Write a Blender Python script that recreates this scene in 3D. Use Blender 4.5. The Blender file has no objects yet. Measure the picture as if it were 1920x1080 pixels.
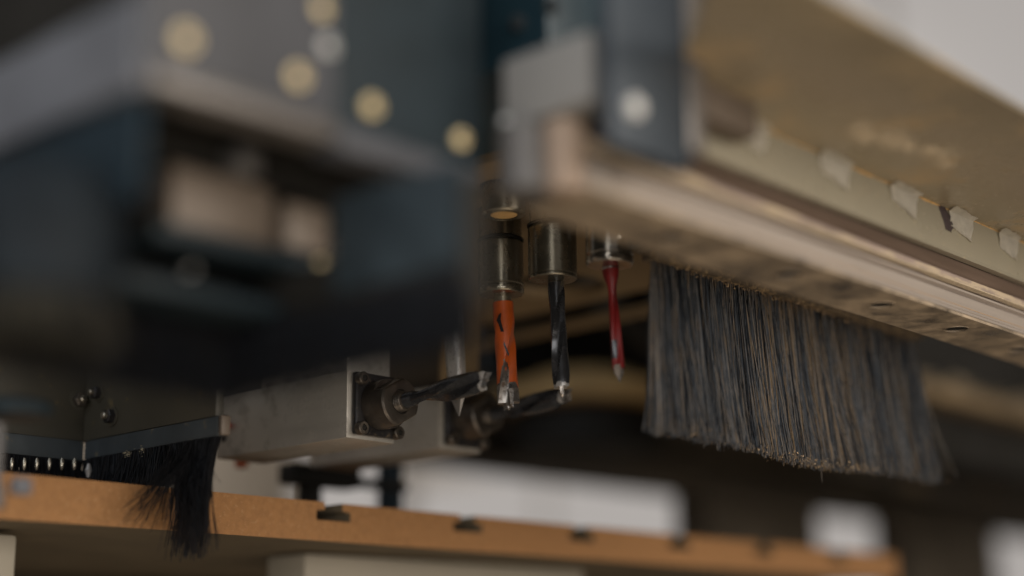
import bpy, bmesh, math, random
import numpy as np
from mathutils import Vector, Matrix, noise
random.seed(7)
sc = bpy.context.scene
C = sc.collection
PI = math.pi

# ------------------------------------------------------------------ camera
F = 2900.0
HD, PT, RL = math.radians(42.1), math.radians(14.0), math.radians(-0.8)
fw = Vector((math.cos(HD)*math.cos(PT), math.sin(HD)*math.cos(PT), math.sin(PT)))
r0 = Vector((math.sin(HD), -math.cos(HD), 0)); u0 = r0.cross(fw)
RT = (r0*math.cos(RL) + u0*math.sin(RL)).normalized(); UP = RT.cross(fw)
cd = bpy.data.cameras.new('camera'); cam = bpy.data.objects.new('camera', cd); C.objects.link(cam)
m = Matrix.Identity(4)
for i in range(3):
    m[i][0] = RT[i]; m[i][1] = UP[i]; m[i][2] = -fw[i]
cam.matrix_world = m
cd.sensor_width = 36; cd.lens = F/1920*36
cd.clip_start = 0.01; cd.clip_end = 60
cd.dof.use_dof = True; cd.dof.focus_distance = 0.668; cd.dof.aperture_fstop = 2.0
sc.camera = cam

def ray(px, py): return fw + RT*((px-960)/F) - UP*((py-540)/F)
def on(px, py, ax, v):
    d = ray(px, py); return d*(v/d[ax])
def pt(px, py, D): return ray(px, py)*D
HV = Vector((math.cos(HD), math.sin(HD), 0))
def ptv(px, py, A):
    """point on the pixel's ray straight above or below A in depth"""
    d = ray(px, py); return d*(A.dot(HV)/d.dot(HV))

# ------------------------------------------------------------------ world, lamps, exposure
sc.view_settings.view_transform = 'Standard'; sc.view_settings.look = 'None'
sc.view_settings.exposure = -0.28; sc.view_settings.gamma = 1.0
sc.cycles.use_denoising = True
sc.cycles.max_bounces = 6
sc.cycles.caustics_reflective = False; sc.cycles.caustics_refractive = False
w = bpy.data.worlds.new('World'); sc.world = w; w.use_nodes = True
nt = w.node_tree; nt.nodes.clear()
wo = nt.nodes.new('ShaderNodeOutputWorld'); wb = nt.nodes.new('ShaderNodeBackground')
tc = nt.nodes.new('ShaderNodeTexCoord'); sp = nt.nodes.new('ShaderNodeSeparateXYZ'); rp = nt.nodes.new('ShaderNodeValToRGB')
mp = nt.nodes.new('ShaderNodeMapRange'); mp.inputs[1].default_value = -1; mp.inputs[2].default_value = 1
nt.links.new(tc.outputs['Generated'], sp.inputs[0]); nt.links.new(sp.outputs['Z'], mp.inputs[0])
nt.links.new(mp.outputs[0], rp.inputs[0]); nt.links.new(rp.outputs[0], wb.inputs[0]); nt.links.new(wb.outputs[0], wo.inputs[0])
e = rp.color_ramp.elements
e[0].position = 0.42; e[0].color = (0.30, 0.22, 0.155, 1)
e[1].position = 0.62; e[1].color = (0.365, 0.36, 0.355, 1)
wb.inputs[1].default_value = 0.75

def area(name, loc, target, size, sy, power, col):
    l = bpy.data.lights.new(name, 'AREA'); l.shape = 'RECTANGLE'; l.size = size; l.size_y = sy; l.energy = power; l.color = col
    o = bpy.data.objects.new(name, l); C.objects.link(o); o.location = loc
    o.rotation_euler = (Vector(target)-Vector(loc)).to_track_quat('-Z', 'Y').to_euler()
    return o
TG = (0.45, 0.4, 0.14)
area('window_light', (0.9, -2.2, 0.5), TG, 1.6, 1.2, 50, (1.0, 0.905, 0.80))
area('skylight', (-2.2, 0.1, 1.5), TG, 1.2, 1.2, 16, (0.86, 0.92, 1.0))
area('front_fill', (-1.2, -1.1, 0.12), TG, 1.6, 1.0, 27, (1.0, 0.97, 0.93))  # added fill behind the camera, flat light on camera-facing sides; no real window
area('wall_fill', (5.0, 4.5, 3.0), (6.5, 5.5, 1.0), 2.0, 0.6, 70, (1.0, 0.93, 0.84))  # unseen lamp added to brighten the far wall above the windows
area('floor_bounce', (0.2, -0.3, -0.9), (0.5, 0.35, 0.15), 1.2, 1.2, 10.0, (1.0, 0.82, 0.62))

# ------------------------------------------------------------------ materials
MATS = {}
def mat(name, col, rough=0.5, metal=0.0, var=0.15, scale=40, dust=None, bump=0.0, bscale=200, streak=None, emit=None, spec=0.5, rvar=0.1, aniso=None, coat=0):
    """dust = (colour, threshold 0..1, scale, softness); streak = xyz scale of the noise"""
    if name in MATS: return MATS[name]
    mt = bpy.data.materials.new(name); mt.use_nodes = True; MATS[name] = mt
    n = mt.node_tree; b = n.nodes['Principled BSDF']; L = n.links.new
    b.inputs['Metallic'].default_value = metal; b.inputs['Specular IOR Level'].default_value = spec
    if coat: b.inputs['Coat Weight'].default_value = coat; b.inputs['Coat Roughness'].default_value = 0.12
    g = n.nodes.new('ShaderNodeNewGeometry')
    tcn = n.nodes.new('ShaderNodeTexCoord')
    src = g.outputs['Position']
    if streak:
        vm = n.nodes.new('ShaderNodeVectorMath'); vm.operation = 'MULTIPLY'; vm.inputs[1].default_value = streak
        L(src, vm.inputs[0]); ssrc = vm.outputs[0]
    else: ssrc = src
    nz = n.nodes.new('ShaderNodeTexNoise'); nz.inputs['Scale'].default_value = scale; nz.inputs['Detail'].default_value = 5; nz.inputs['Roughness'].default_value = 0.6
    L(ssrc, nz.inputs['Vector'])
    mr = n.nodes.new('ShaderNodeMapRange'); mr.inputs[1].default_value = 0.3; mr.inputs[2].default_value = 0.7
    mr.inputs[3].default_value = 1-var; mr.inputs[4].default_value = 1+var; L(nz.outputs['Fac'], mr.inputs[0])
    mx = n.nodes.new('ShaderNodeMix'); mx.data_type = 'RGBA'; mx.blend_type = 'MULTIPLY'; mx.inputs[0].default_value = 1
    mx.inputs[6].default_value = (*col, 1); L(mr.outputs[0], mx.inputs[7])
    out = mx.outputs[2]
    rr = n.nodes.new('ShaderNodeMapRange'); rr.inputs[1].default_value = 0.3; rr.inputs[2].default_value = 0.7
    rr.inputs[3].default_value = max(0.02, rough-rvar); rr.inputs[4].default_value = min(1, rough+rvar); L(nz.outputs['Fac'], rr.inputs[0])
    rout = rr.outputs[0]
    if dust:
        dc, th, ds, soft = dust[:4]
        dn = n.nodes.new('ShaderNodeTexNoise'); dn.inputs['Scale'].default_value = ds; dn.inputs['Detail'].default_value = 8; dn.inputs['Roughness'].default_value = 0.7
        if len(dust) > 4:
            v2 = n.nodes.new('ShaderNodeVectorMath'); v2.operation = 'MULTIPLY'; v2.inputs[1].default_value = dust[4]; L(src, v2.inputs[0]); L(v2.outputs[0], dn.inputs['Vector'])
        else: L(src, dn.inputs['Vector'])
        dm = n.nodes.new('ShaderNodeMapRange'); dm.inputs[1].default_value = th-soft; dm.inputs[2].default_value = th+soft; L(dn.outputs['Fac'], dm.inputs[0])
        m2 = n.nodes.new('ShaderNodeMix'); m2.data_type = 'RGBA'; m2.inputs[7].default_value = (*dc, 1)
        L(dm.outputs[0], m2.inputs[0]); L(out, m2.inputs[6]); out = m2.outputs[2]
        m3 = n.nodes.new('ShaderNodeMapRange'); m3.inputs[3].default_value = 0; m3.inputs[4].default_value = 1
        m4 = n.nodes.new('ShaderNodeMix'); m4.data_type = 'FLOAT'; L(dm.outputs[0], m4.inputs[0]); L(rout, m4.inputs[2]); m4.inputs[3].default_value = 0.85; rout = m4.outputs[0]
        if metal > 0:
            m5 = n.nodes.new('ShaderNodeMix'); m5.data_type = 'FLOAT'; L(dm.outputs[0], m5.inputs[0]); m5.inputs[2].default_value = metal; m5.inputs[3].default_value = 0.0; L(m5.outputs[0], b.inputs['Metallic'])
    L(out, b.inputs['Base Color']); L(rout, b.inputs['Roughness'])
    if bump:
        bn = n.nodes.new('ShaderNodeTexNoise'); bn.inputs['Scale'].default_value = bscale; bn.inputs['Detail'].default_value = 6
        L(ssrc, bn.inputs['Vector'])
        bp = n.nodes.new('ShaderNodeBump'); bp.inputs['Strength'].default_value = bump; bp.inputs['Distance'].default_value = 0.0006
        L(bn.outputs['Fac'], bp.inputs['Height']); L(bp.outputs[0], b.inputs['Normal'])
    if emit:
        b.inputs['Emission Color'].default_value = (*emit[0], 1); b.inputs['Emission Strength'].default_value = emit[1]
    return mt
DUST = (0.42, 0.29, 0.155)
M = dict(
  rail=mat('anodised_rail', (0.58, 0.515, 0.46), 0.32, 0.5, 0.06, 12, streak=(1, 30, 30), rvar=0.06, dust=((0.44, 0.36, 0.28), 0.70, 30, 0.14, (0.4, 3, 1))),
  railtan=mat('dusty_rail_lip', (0.40, 0.26, 0.14), 0.7, 0, 0.25, 60, streak=(0.3, 4, 4)),
  ledge=mat('sawdust_ledge', (0.30, 0.235, 0.20), 0.5, 0.1, 0.2, 30, dust=((0.46, 0.37, 0.26), 0.52, 90, 0.05, (0.5, 1, 3)), bump=0.5, bscale=900),
  sawdust=mat('packed_sawdust', (0.50, 0.41, 0.29), 0.95, 0, 0.25, 900, bump=0.8, bscale=1500),
  groove=mat('dark_groove', (0.11, 0.075, 0.055), 0.45, 0.2, 0.3, 30, streak=(0.3, 3, 3)),
  plate=mat('dusty_black_plate', (0.075, 0.062, 0.05), 0.13, 0.0, 0.1, 20, dust=((0.46, 0.36, 0.25), 0.46, 60, 0.16), spec=0.8, rvar=0.03, bump=0.08, bscale=2500),
  lip=mat('pale_painted_lip', (0.30, 0.272, 0.205), 0.32, 0.0, 0.05, 20, dust=((0.50, 0.40, 0.24), 0.66, 300, 0.06), spec=0.4, coat=0.4),
  canopy=mat('olive_painted_sheet', (0.32, 0.265, 0.18), 0.28, 0.0, 0.14, 14, dust=((0.50, 0.36, 0.20), 0.61, 28, 0.10), spec=0.5, bump=0.12, bscale=1200),
  tape=mat('yellowed_tape', (0.70, 0.66, 0.57), 0.4, 0.0, 0.12, 260, bump=0.8, bscale=300),
  glue=mat('amber_glue', (0.55, 0.33, 0.12), 0.4, 0.0, 0.3, 400),
  chip=mat('chip_and_shadow_dark', (0.045, 0.03, 0.03), 0.6, 0.0, 0.6, 700, bump=1, bscale=1200),
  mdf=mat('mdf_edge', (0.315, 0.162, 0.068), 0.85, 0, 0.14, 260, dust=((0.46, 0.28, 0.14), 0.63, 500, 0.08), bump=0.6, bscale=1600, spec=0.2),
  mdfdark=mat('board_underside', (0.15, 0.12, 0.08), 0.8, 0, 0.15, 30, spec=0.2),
  steel=mat('ground_steel', (0.36, 0.33, 0.27), 0.30, 0.85, 0.12, 60, streak=(1, 1, 0.2), rvar=0.08, dust=((0.20, 0.14, 0.08), 0.68, 500, 0.05)),
  collar=mat('worn_steel_collar', (0.30, 0.27, 0.21), 0.27, 0.9, 0.12, 90, rvar=0.07, dust=((0.10, 0.065, 0.035), 0.70, 300, 0.05)),
  collarc=mat('bright_steel_collar', (0.50, 0.46, 0.40), 0.20, 0.95, 0.10, 90, rvar=0.07),
  block=mat('milled_aluminium', (0.50, 0.48, 0.44), 0.40, 0.55, 0.12, 40, streak=(1, 0.12, 1.5), rvar=0.08, dust=((0.11, 0.095, 0.075), 0.66, 90, 0.14), bump=0.03, bscale=1500),
  blockb=mat('chamfered_edge', (0.50, 0.44, 0.34), 0.4, 0.8, 0.1, 200),
  black=mat('black_oxide', (0.035, 0.034, 0.036), 0.38, 0.55, 0.25, 120, dust=((0.14, 0.10, 0.055), 0.64, 260, 0.07), bump=0.2),
  brown=mat('browned_steel_nut', (0.115, 0.10, 0.085), 0.35, 0.75, 0.22, 90, dust=((0.20, 0.14, 0.075), 0.66, 330, 0.06), bump=0.25, bscale=900),
  orange=mat('orange_enamel', (0.47, 0.088, 0.014), 0.42, 0, 0.18, 150, dust=((0.10, 0.055, 0.035), 0.67, 480, 0.03), coat=0.15),
  red=mat('red_enamel', (0.20, 0.014, 0.014), 0.42, 0, 0.12, 150, dust=((0.09, 0.03, 0.03), 0.64, 500, 0.06)),
  bitblack=mat('black_bit_coating', (0.060, 0.062, 0.068), 0.24, 0.6, 0.2, 200, dust=((0.10, 0.085, 0.07), 0.72, 400, 0.06)),
  bitsteel=mat('polished_bit_steel', (0.50, 0.49, 0.48), 0.33, 0.6, 0.12, 300, rvar=0.08, dust=((0.12, 0.08, 0.05), 0.64, 500, 0.05)),
  wornsteel=mat('worn_bit_steel', (0.26, 0.245, 0.23), 0.33, 0.8, 0.3, 400, dust=((0.09, 0.06, 0.04), 0.58, 420, 0.06)),
  carbide=mat('carbide_tip', (0.45, 0.41, 0.37), 0.28, 0.7, 0.15, 500, dust=((0.3, 0.18, 0.1), 0.66, 600, 0.05)),
  brblue=mat('bristle_slate', (0.105, 0.120, 0.140), 0.42, 0, 0.25, 500, spec=0.55, dust=((0.26, 0.20, 0.14), 0.66, 260, 0.10, (1, 1, 0.35))),
  brgrey=mat('bristle_dusty', (0.27, 0.25, 0.23), 0.5, 0, 0.25, 500, spec=0.5, dust=((0.40, 0.30, 0.20), 0.60, 260, 0.12, (1, 1, 0.35))),
  brtan=mat('bristle_sawdust', (0.36, 0.255, 0.15), 0.7, 0, 0.3, 700),
  brblack=mat('bristle_black', (0.012, 0.012, 0.014), 0.5, 0, 0.2, 300, spec=0.3),
  brnavy=mat('bristle_navy', (0.013, 0.015, 0.019), 0.45, 0, 0.2, 300, spec=0.4),
  wood=mat('dusty_brush_backing', (0.10, 0.075, 0.05), 0.8, 0, 0.3, 200, dust=((0.34, 0.24, 0.13), 0.56, 260, 0.08), bump=1.0, bscale=900),
  grey=mat('grey_cast_housing', (0.074, 0.077, 0.086), 0.5, 0.0, 0.25, 30, spec=0.2),
  greyd=mat('dark_grey_housing', (0.018, 0.027, 0.033), 0.5, 0.0, 0.3, 30, spec=0.15),
  greyl=mat('light_grey_panel', (0.135, 0.142, 0.16), 0.5, 0.0, 0.22, 30, spec=0.2),
  navy=mat('blue_grey_enamel', (0.016, 0.028, 0.038), 0.5, 0.0, 0.35, 30, spec=0.15),
  teal=mat('deep_teal_enamel', (0.018, 0.045, 0.062), 0.42, 0.1, 0.3, 12),
  bracket=mat('blue_grey_bracket', (0.042, 0.054, 0.068), 0.42, 0.2, 0.12, 20),
  mauve=mat('pale_machined_cap', (0.155, 0.142, 0.132), 0.35, 0.3, 0.08, 20),
  mask=mat('beige_inner_casting', (0.135, 0.105, 0.08), 0.5, 0.1, 0.1, 20),
  white=mat('white_cover', (0.27, 0.262, 0.25), 0.45, 0, 0.04, 10),
  shade=mat('grey_cylinder_shell', (0.12, 0.113, 0.108), 0.45, 0.1, 0.08, 20),
  brass=mat('brass_screw_head', (0.95, 0.76, 0.42), 0.35, 0.0, 0.1, 100),
  zinc=mat('zinc_screw_head', (0.70, 0.70, 0.68), 0.35, 0.3, 0.1, 100),
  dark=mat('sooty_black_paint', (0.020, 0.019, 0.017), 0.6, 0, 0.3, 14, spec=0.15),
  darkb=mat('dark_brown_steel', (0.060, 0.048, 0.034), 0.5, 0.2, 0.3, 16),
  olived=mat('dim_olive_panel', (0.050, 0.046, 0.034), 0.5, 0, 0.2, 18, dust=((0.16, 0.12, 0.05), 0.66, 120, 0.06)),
  tan=mat('dusted_cavity_plate', (0.19, 0.135, 0.075), 0.6, 0, 0.3, 10, dust=((0.27, 0.19, 0.10), 0.56, 22, 0.15)),
  tand=mat('dusted_tan_ring', (0.50, 0.34, 0.15), 0.75, 0, 0.35, 14),
  strip=mat('blue_grey_strip', (0.055, 0.066, 0.074), 0.42, 0.3, 0.15, 60, dust=((0.16, 0.13, 0.07), 0.66, 160, 0.06)),
  beige=mat('beige_painted_beam', (0.30, 0.27, 0.215), 0.6, 0, 0.06, 8),
  wall=mat('workshop_wall', (0.46, 0.41, 0.35), 0.9, 0, 0.1, 2),
  floor=mat('workshop_floor', (0.22, 0.19, 0.155), 0.7, 0, 0.15, 3),
  pane=mat('lit_window_pane', (0.05, 0.05, 0.05), 0.5, 0, 0.02, 2, emit=((0.95, 0.885, 0.84), 0.50)),
  winframe=mat('window_frame', (0.40, 0.38, 0.36), 0.6, 0, 0.05, 5),
  redp=mat('red_hose_fitting', (0.30, 0.035, 0.03), 0.5, 0, 0.1, 90),
)

# ------------------------------------------------------------------ helpers
def finish(name, bm, m, parent=None, kind=None, ang=32, smooth=True):
    bmesh.ops.recalc_face_normals(bm, faces=bm.faces)
    if smooth:
        ca = math.cos(math.radians(ang))
        for f in bm.faces: f.smooth = True
        for ed in bm.edges:
            if len(ed.link_faces) == 2 and ed.link_faces[0].normal.dot(ed.link_faces[1].normal) < ca: ed.smooth = False
    me = bpy.data.meshes.new(name); bm.to_mesh(me); bm.free()
    for x in (m if isinstance(m, (list, tuple)) else [m]): me.materials.append(x)
    o = bpy.data.objects.new(name, me); C.objects.link(o)
    if parent is not None:
        o.parent = parent; o.matrix_parent_inverse = Matrix.Translation(-parent.location)
    if kind: o['kind'] = kind
    return o
def thing(name, loc, label, cat, group=None):
    o = bpy.data.objects.new(name, None); o.location = loc; o.empty_display_size = 0.01; C.objects.link(o)
    o['label'] = label; o['category'] = cat
    if group: o['group'] = group
    return o
def tag(o, label, cat, group=None):
    o['label'] = label; o['category'] = cat
    if group: o['group'] = group
    return o
def add_box(bm, x0, x1, y0, y1, z0, z1, bev=0.0, seg=2):
    vs = [bm.verts.new((x, y, z)) for x in (x0, x1) for y in (y0, y1) for z in (z0, z1)]
    idx = [(0,1,3,2),(4,6,7,5),(0,4,5,1),(2,3,7,6),(0,2,6,4),(1,5,7,3)]
    fs = [bm.faces.new([vs[i] for i in f]) for f in idx]
    if bev:
        es = set(e for f in fs for e in f.edges)
        bmesh.ops.bevel(bm, geom=list(es), offset=bev, segments=seg, profile=0.6, affect='EDGES')
def box(name, x0, x1, y0, y1, z0, z1, m, parent=None, bev=0.0006, kind=None):
    bm = bmesh.new(); add_box(bm, min(x0,x1), max(x0,x1), min(y0,y1), max(y0,y1), min(z0,z1), max(z0,z1), bev)
    return finish(name, bm, m, parent, kind)
def basis(d):
    d = Vector(d).normalized(); a = Vector((0,0,1)) if abs(d.z) < 0.9 else Vector((1,0,0))
    u = d.cross(a).normalized(); return u, d.cross(u).normalized(), d
def add_lathe(bm, p, d, prof, n=32, cap=True, a0=0.0):
    """prof: list of (distance along d, radius)"""
    u, v, d = basis(d); p = Vector(p); rings = []
    for s, r in prof:
        rings.append([bm.verts.new(p + d*s + (u*math.cos(a0+2*PI*k/n) + v*math.sin(a0+2*PI*k/n))*r) for k in range(n)])
    for a, b in zip(rings, rings[1:]):
        for k in range(n): bm.faces.new((a[k], a[(k+1)%n], b[(k+1)%n], b[k]))
    if cap: bm.faces.new(rings[0]); bm.faces.new(rings[-1])
def lathe(name, p, d, prof, m, parent=None, n=32, cap=True, a0=0.0):
    bm = bmesh.new(); add_lathe(bm, p, d, prof, n, cap, a0); return finish(name, bm, m, parent)
def prism_x(name, pts, x0, x1, m, parent=None, kind=None, smooth=False, ms=None, subdiv=1):
    """extrude a (y, z) outline along X"""
    bm = bmesh.new(); n = len(pts)
    xs = [x0+(x1-x0)*i/subdiv for i in range(subdiv+1)]
    rings = [[bm.verts.new((x, y, z)) for y, z in pts] for x in xs]
    for a, b in zip(rings, rings[1:]):
        for k in range(n): bm.faces.new((a[k], a[(k+1)%n], b[(k+1)%n], b[k]))
    bm.faces.new(rings[0]); bm.faces.new(rings[-1])
    return finish(name, bm, m, parent, kind, smooth=smooth)
def prism_y(name, pts, y0, y1, m, parent=None, kind=None):
    bm = bmesh.new(); n = len(pts)
    a = [bm.verts.new((x, y0, z)) for x, z in pts]; b = [bm.verts.new((x, y1, z)) for x, z in pts]
    for k in range(n): bm.faces.new((a[k], a[(k+1)%n], b[(k+1)%n], b[k]))
    bm.faces.new(a); bm.faces.new(b)
    return finish(name, bm, m, parent, kind, smooth=False)
def holed(name, x0, x1, y0, y1, z0, z1, holes, m, parent=None, n=32):
    """horizontal plate with round through holes"""
    bm = bmesh.new(); es = []
    def loop(ps):
        vs = [bm.verts.new((x, y, z0)) for x, y in ps]
        for i in range(len(vs)): es.append(bm.edges.new((vs[i], vs[(i+1) % len(vs)])))
    loop([(x0,y0),(x1,y0),(x1,y1),(x0,y1)])
    for hx, hy, r in holes: loop([(hx+r*math.cos(2*PI*k/n), hy+r*math.sin(2*PI*k/n)) for k in range(n)])
    bmesh.ops.triangle_fill(bm, use_beauty=True, use_dissolve=False, edges=es)
    r = bmesh.ops.extrude_face_region(bm, geom=list(bm.faces))
    bmesh.ops.translate(bm, vec=(0, 0, z1-z0), verts=[v for v in r['geom'] if isinstance(v, bmesh.types.BMVert)])
    return finish(name, bm, m, parent)

# ================================================================== SETTING
box('floor', -4, 9, -5, 9, -1.0, -0.95, M['floor'], kind='structure', bev=0)
box('rear_wall', 6.5, 6.7, -5, 9, -0.95, 4.2, M['wall'], kind='structure', bev=0)
box('side_wall', -4, 6.49, 8.3, 8.5, -0.95, 4.2, M['wall'], kind='structure', bev=0)

# ================================================================== MDF BOARD ON THE TABLE
BT, BB, BY = 0.0787, 0.0607, 0.55
slots = [0.4822 + 0.0905*i for i in range(6)]
pts = [(0.12, BB), (0.12, BT)]
for sx in slots:
    pts += [(sx-0.0055, BT), (sx-0.0055, BT-0.0035), (sx-0.0105, BT-0.0042), (sx-0.0105, BT-0.0085), (sx+0.0105, BT-0.0085), (sx+0.0105, BT-0.0042), (sx+0.0055, BT-0.0035), (sx+0.0055, BT)]
pts += [(1.015, BT), (1.015, BB)]
bt = thing('mdf_board', (0.6, BY, BB), 'brown fibreboard panel with T-shaped slots cut in its top, seen edge on below the drills', 'board')
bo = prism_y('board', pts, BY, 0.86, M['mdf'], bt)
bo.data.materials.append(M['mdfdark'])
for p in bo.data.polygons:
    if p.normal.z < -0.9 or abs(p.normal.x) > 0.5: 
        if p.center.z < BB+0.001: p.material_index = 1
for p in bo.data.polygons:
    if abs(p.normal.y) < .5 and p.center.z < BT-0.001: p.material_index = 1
bmx = bmesh.new(); bmx.from_mesh(bo.data); bmesh.ops.triangulate(bmx, faces=[f for f in bmx.faces if len(f.verts) > 8]); bmx.to_mesh(bo.data); bmx.free()

# supports of the table under the board
tb = thing('machine_table', (0.7, 0.8, -0.95), 'pale beige table frame standing under the brown fibreboard', 'table frame')
fbl, fbr = on(572, 1060, 1, .60), on(1095, 1060, 1, .60)
box('front_beam', fbl.x, fbr.x, 0.60, 0.63, 0.012, 0.0596, M['beige'], tb, 0.002)
fp = on(31, 1040, 1, .585)
box('post', fp.x-0.03, fp.x, 0.585, 0.63, -0.95, 0.0585, M['beige'], tb, 0.002)
box('post', 0.66, 0.70, 0.77, 0.799, -0.95, 0.010, M['beige'], tb, 0.002)
box('rear_beam', 0.32, 1.15, 0.83, 0.858, -0.01, 0.0596, M['darkb'], tb, 0.002)

# ================================================================== SPINDLES AND DRILL BITS
def chuck(px, yt, yb, D, wpx, rimpx, m, label, groove_at=0.86, yspindle=None, ring=None):
    a = pt(px, yt, D); b = ptv(px+1.5, yb, a)
    d = (b-a); L = d.length; R = wpx/2/F*D
    t = thing('drill_chuck', a, label, 'drill chuck', 'round steel chucks hanging in a row')
    prof = [(0, R*0.93), (0.0006, R), (L*groove_at-0.0007, R), (L*groove_at-0.0003, R*0.955), (L*groove_at+0.0003, R*0.955), (L*groove_at+0.0007, R), (L-0.0011, R*1.0), (L-0.0002, R*0.96), (L, R*0.93), (L, R*0.45)]
    lathe('sleeve', a, d, prof, m, t, 64)
    lathe('shaft', a - d.normalized()*0.06, d, [(0, R*0.94), (0.058, R*0.94), (0.0588, R*0.88), (0.0602, R*0.88)], M['collar'], t, 48)
    lathe('retaining_ring', a - d.normalized()*0.0014, d, [(0, R*0.9), (0, R*1.03), (0.0008, R*1.03), (0.0008, R*0.9)], M['dark'], t, 48, cap=False)
    return t, b, R
c1, b1, R1 = chuck(938, 456, 553, 0.686, 86, 0, M['collar'], 'rust specked steel chuck above the orange drill bit', 0.86)
c2, b2, R2 = chuck(1035, 428, 525, 0.665, 91, 0, M['collar'], 'smooth steel chuck above the black fluted drill bit', 0.955)
c3, b3, R3 = chuck(1142, 398, 498, 0.644, 89, 0, M['collarc'], 'shiny steel chuck above the thin red drill bit', 0.84)
# idle spindle with an empty bore
ti = thing('idle_spindle', (0.458, 0.418, 0.187), 'retracted spindle with a round tan bore, above the orange bit', 'spindle')
ce = pt(945, 404, 0.652)
lathe('sleeve', ce, (0,0,1), [(0, 0.0058), (0, 0.0083), (0.0008, 0.0090), (0.06, 0.0090)], M['collar'], ti, 48, cap=False)
lathe('bore', ce+Vector((0,0,0.0002)), (0,0,1), [(0, 0.0056), (0.0005, 0.0054)], mat('tan_plug', (0.62, 0.40, 0.17), 0.8, 0, 0.15, 300), ti, 32)

def sweep_bit(name, A, B, rad, flute, twist, phase, m, parent, N=40, S=70, s0=0, s1=1, midx=None, land=0.30):
    """fluted body between A and B: rad(s), flute(s) = depth of the two flutes, twist in turns"""
    A, B = Vector(A), Vector(B); u, v, d = basis(B-A); L = (B-A).length
    bm = bmesh.new(); rings = []
    for i in range(S+1):
        s = s0+(s1-s0)*i/S; R = rad(s); fd = flute(s); tw = phase + twist*2*PI*s
        ring = []
        for k in range(N):
            th = 2*PI*k/N
            c = math.cos(2*(th))           # two lobes
            q = max(0.0, min(1.0, (land - c)/(land+1.0)))
            q = q**0.55
            # sharp margin on one side of each land
            asym = 0.10*math.sin(2*th)*(1 if fd > 0 else 0)
            r = R*(1 - fd*q - max(0, asym)*fd)
            ring.append(bm.verts.new(A + d*(L*s) + (u*math.cos(th+tw) + v*math.sin(th+tw))*r))
        rings.append(ring)
    for i, (a, b) in enumerate(zip(rings, rings[1:])):
        for k in range(N):
            f = bm.faces.new((a[k], a[(k+1)%N], b[(k+1)%N], b[k]))
            if midx: f.material_index = midx(s0+(s1-s0)*(i+0.5)/S, k/N)
    bm.faces.new(rings[0]); fe = bm.faces.new(rings[-1])
    if midx: fe.material_index = midx(1, 0)
    return finish(name, bm, m, parent, ang=38)
def ss(a, b, x):
    t = max(0, min(1, (x-a)/(b-a))); return t*t*(3-2*t)
PX = lambda px, D: px/F*D

# --- orange bit
D = 0.686; A = pt(942, 553, D); T = ptv(954, 766, A)
t = thing('drill_bit', A, 'bright orange drill bit with chipped paint and bare steel tip', 'drill bit', 'drill bits pointing down')
u, v, d = basis(T-A); L = (T-A).length
lathe('shank', A - d*0.003, d, [(0, PX(16.5, D)), (L*0.075+0.003, PX(16.5, D))], M['steel'], t, 40)
nzf = lambda s, k: noise.noise(Vector((s*9, k*6, 3.3)))
sweep_bit('fluted_body', A, T, lambda s: PX(19.6+1.9*ss(0.1,0.35,s)-1.6*ss(0.4,0.6,s)+0.8*ss(0.75,.95,s), D), lambda s: 0.02+0.56*ss(0.20, 0.55, s), 0.45, 0.05,
    [M['orange'], M['wornsteel'], M['bitblack']], t, N=72, S=110, s0=0.070, s1=0.955, land=0.0,
    midx=lambda s, k: (1 if s > 0.80+0.05*nzf(s, k) or (s > 0.64+0.12*nzf(s*2, k*3) and (0.42 < (2*k) % 1 < 0.78)) else 0))
# worn flake through the paint
bm = bmesh.new()
fl = [(935,590),(940,586),(938,596),(942,612),(945,622),(939,622),(935,608),(931,601)]
fl2 = [(945,640),(950,652),(955,664),(953,668),(948,656),(944,646)]
for poly in (fl, fl2):
    c0 = sum((Vector(p) for p in poly), Vector((0,0)))/len(poly)
    def lift(x, y):
        s = ((y-553)/(766-553)); cx = 942+12*s; r = 21.8-1.0*ss(.35,.6,s); o = max(-0.98, min(0.98, (x-cx)/r)); dep = PX(r*math.sqrt(1-o*o)+0.5, D)
        return ptv(x, y, A) - ray(x, y).normalized()*(dep+0.0001)
    cv = bm.verts.new(lift(*c0)); vs = [bm.verts.new(lift(*p)) for p in poly]
    for i in range(len(vs)): bm.faces.new((cv, vs[i], vs[(i+1)%len(vs)]))
finish('chip_shadow_mark', bm, M['bitblack'], t)
# tip: two cutting wings and a centre point
def brad_tip(parent, A, T, R, m, ph, s0=0.93, point=0.4, spur=0.5, n=28):
    A, T = Vector(A), Vector(T); u, v, d = basis(T-A); L = (T-A).length
    for k in range(2):
        bm = bmesh.new(); a = ph + k*PI
        e1 = u*math.cos(a)+v*math.sin(a); e2 = d.cross(e1)
        b0 = A + d*(L*s0)
        P = [(0.05,-0.22,0),(1.0,-0.28,0),(1.0,0.22,0),(0.05,0.22,0)]
        q0 = [bm.verts.new(b0 + e1*(R*x)+e2*(R*y)) for x,y,_ in P]
        q1 = [bm.verts.new(T + e1*(R*x)+e2*(R*y)+d*(R*z)) for x,y,z in [(0.05,-0.12,-0.1),(1.02,-0.2,spur),(0.98,0.12,-0.15),(0.05,0.2,-0.3)]]
        for i in range(4): bm.faces.new((q0[i], q0[(i+1)%4], q1[(i+1)%4], q1[i]))
        bm.faces.new(q0); bm.faces.new(q1)
        finish('cutting_wing', bm, m, parent, smooth=False)
    lathe('centre_point', T - d*R*0.6, d, [(0, R*0.32), (R*0.6, R*0.22), (R*(0.6+point), R*0.02)], m, parent, 10)
brad_tip(t, A, T, PX(18, D), M['wornsteel'], 0.5, 0.84, 0.2, 0.06)

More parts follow.
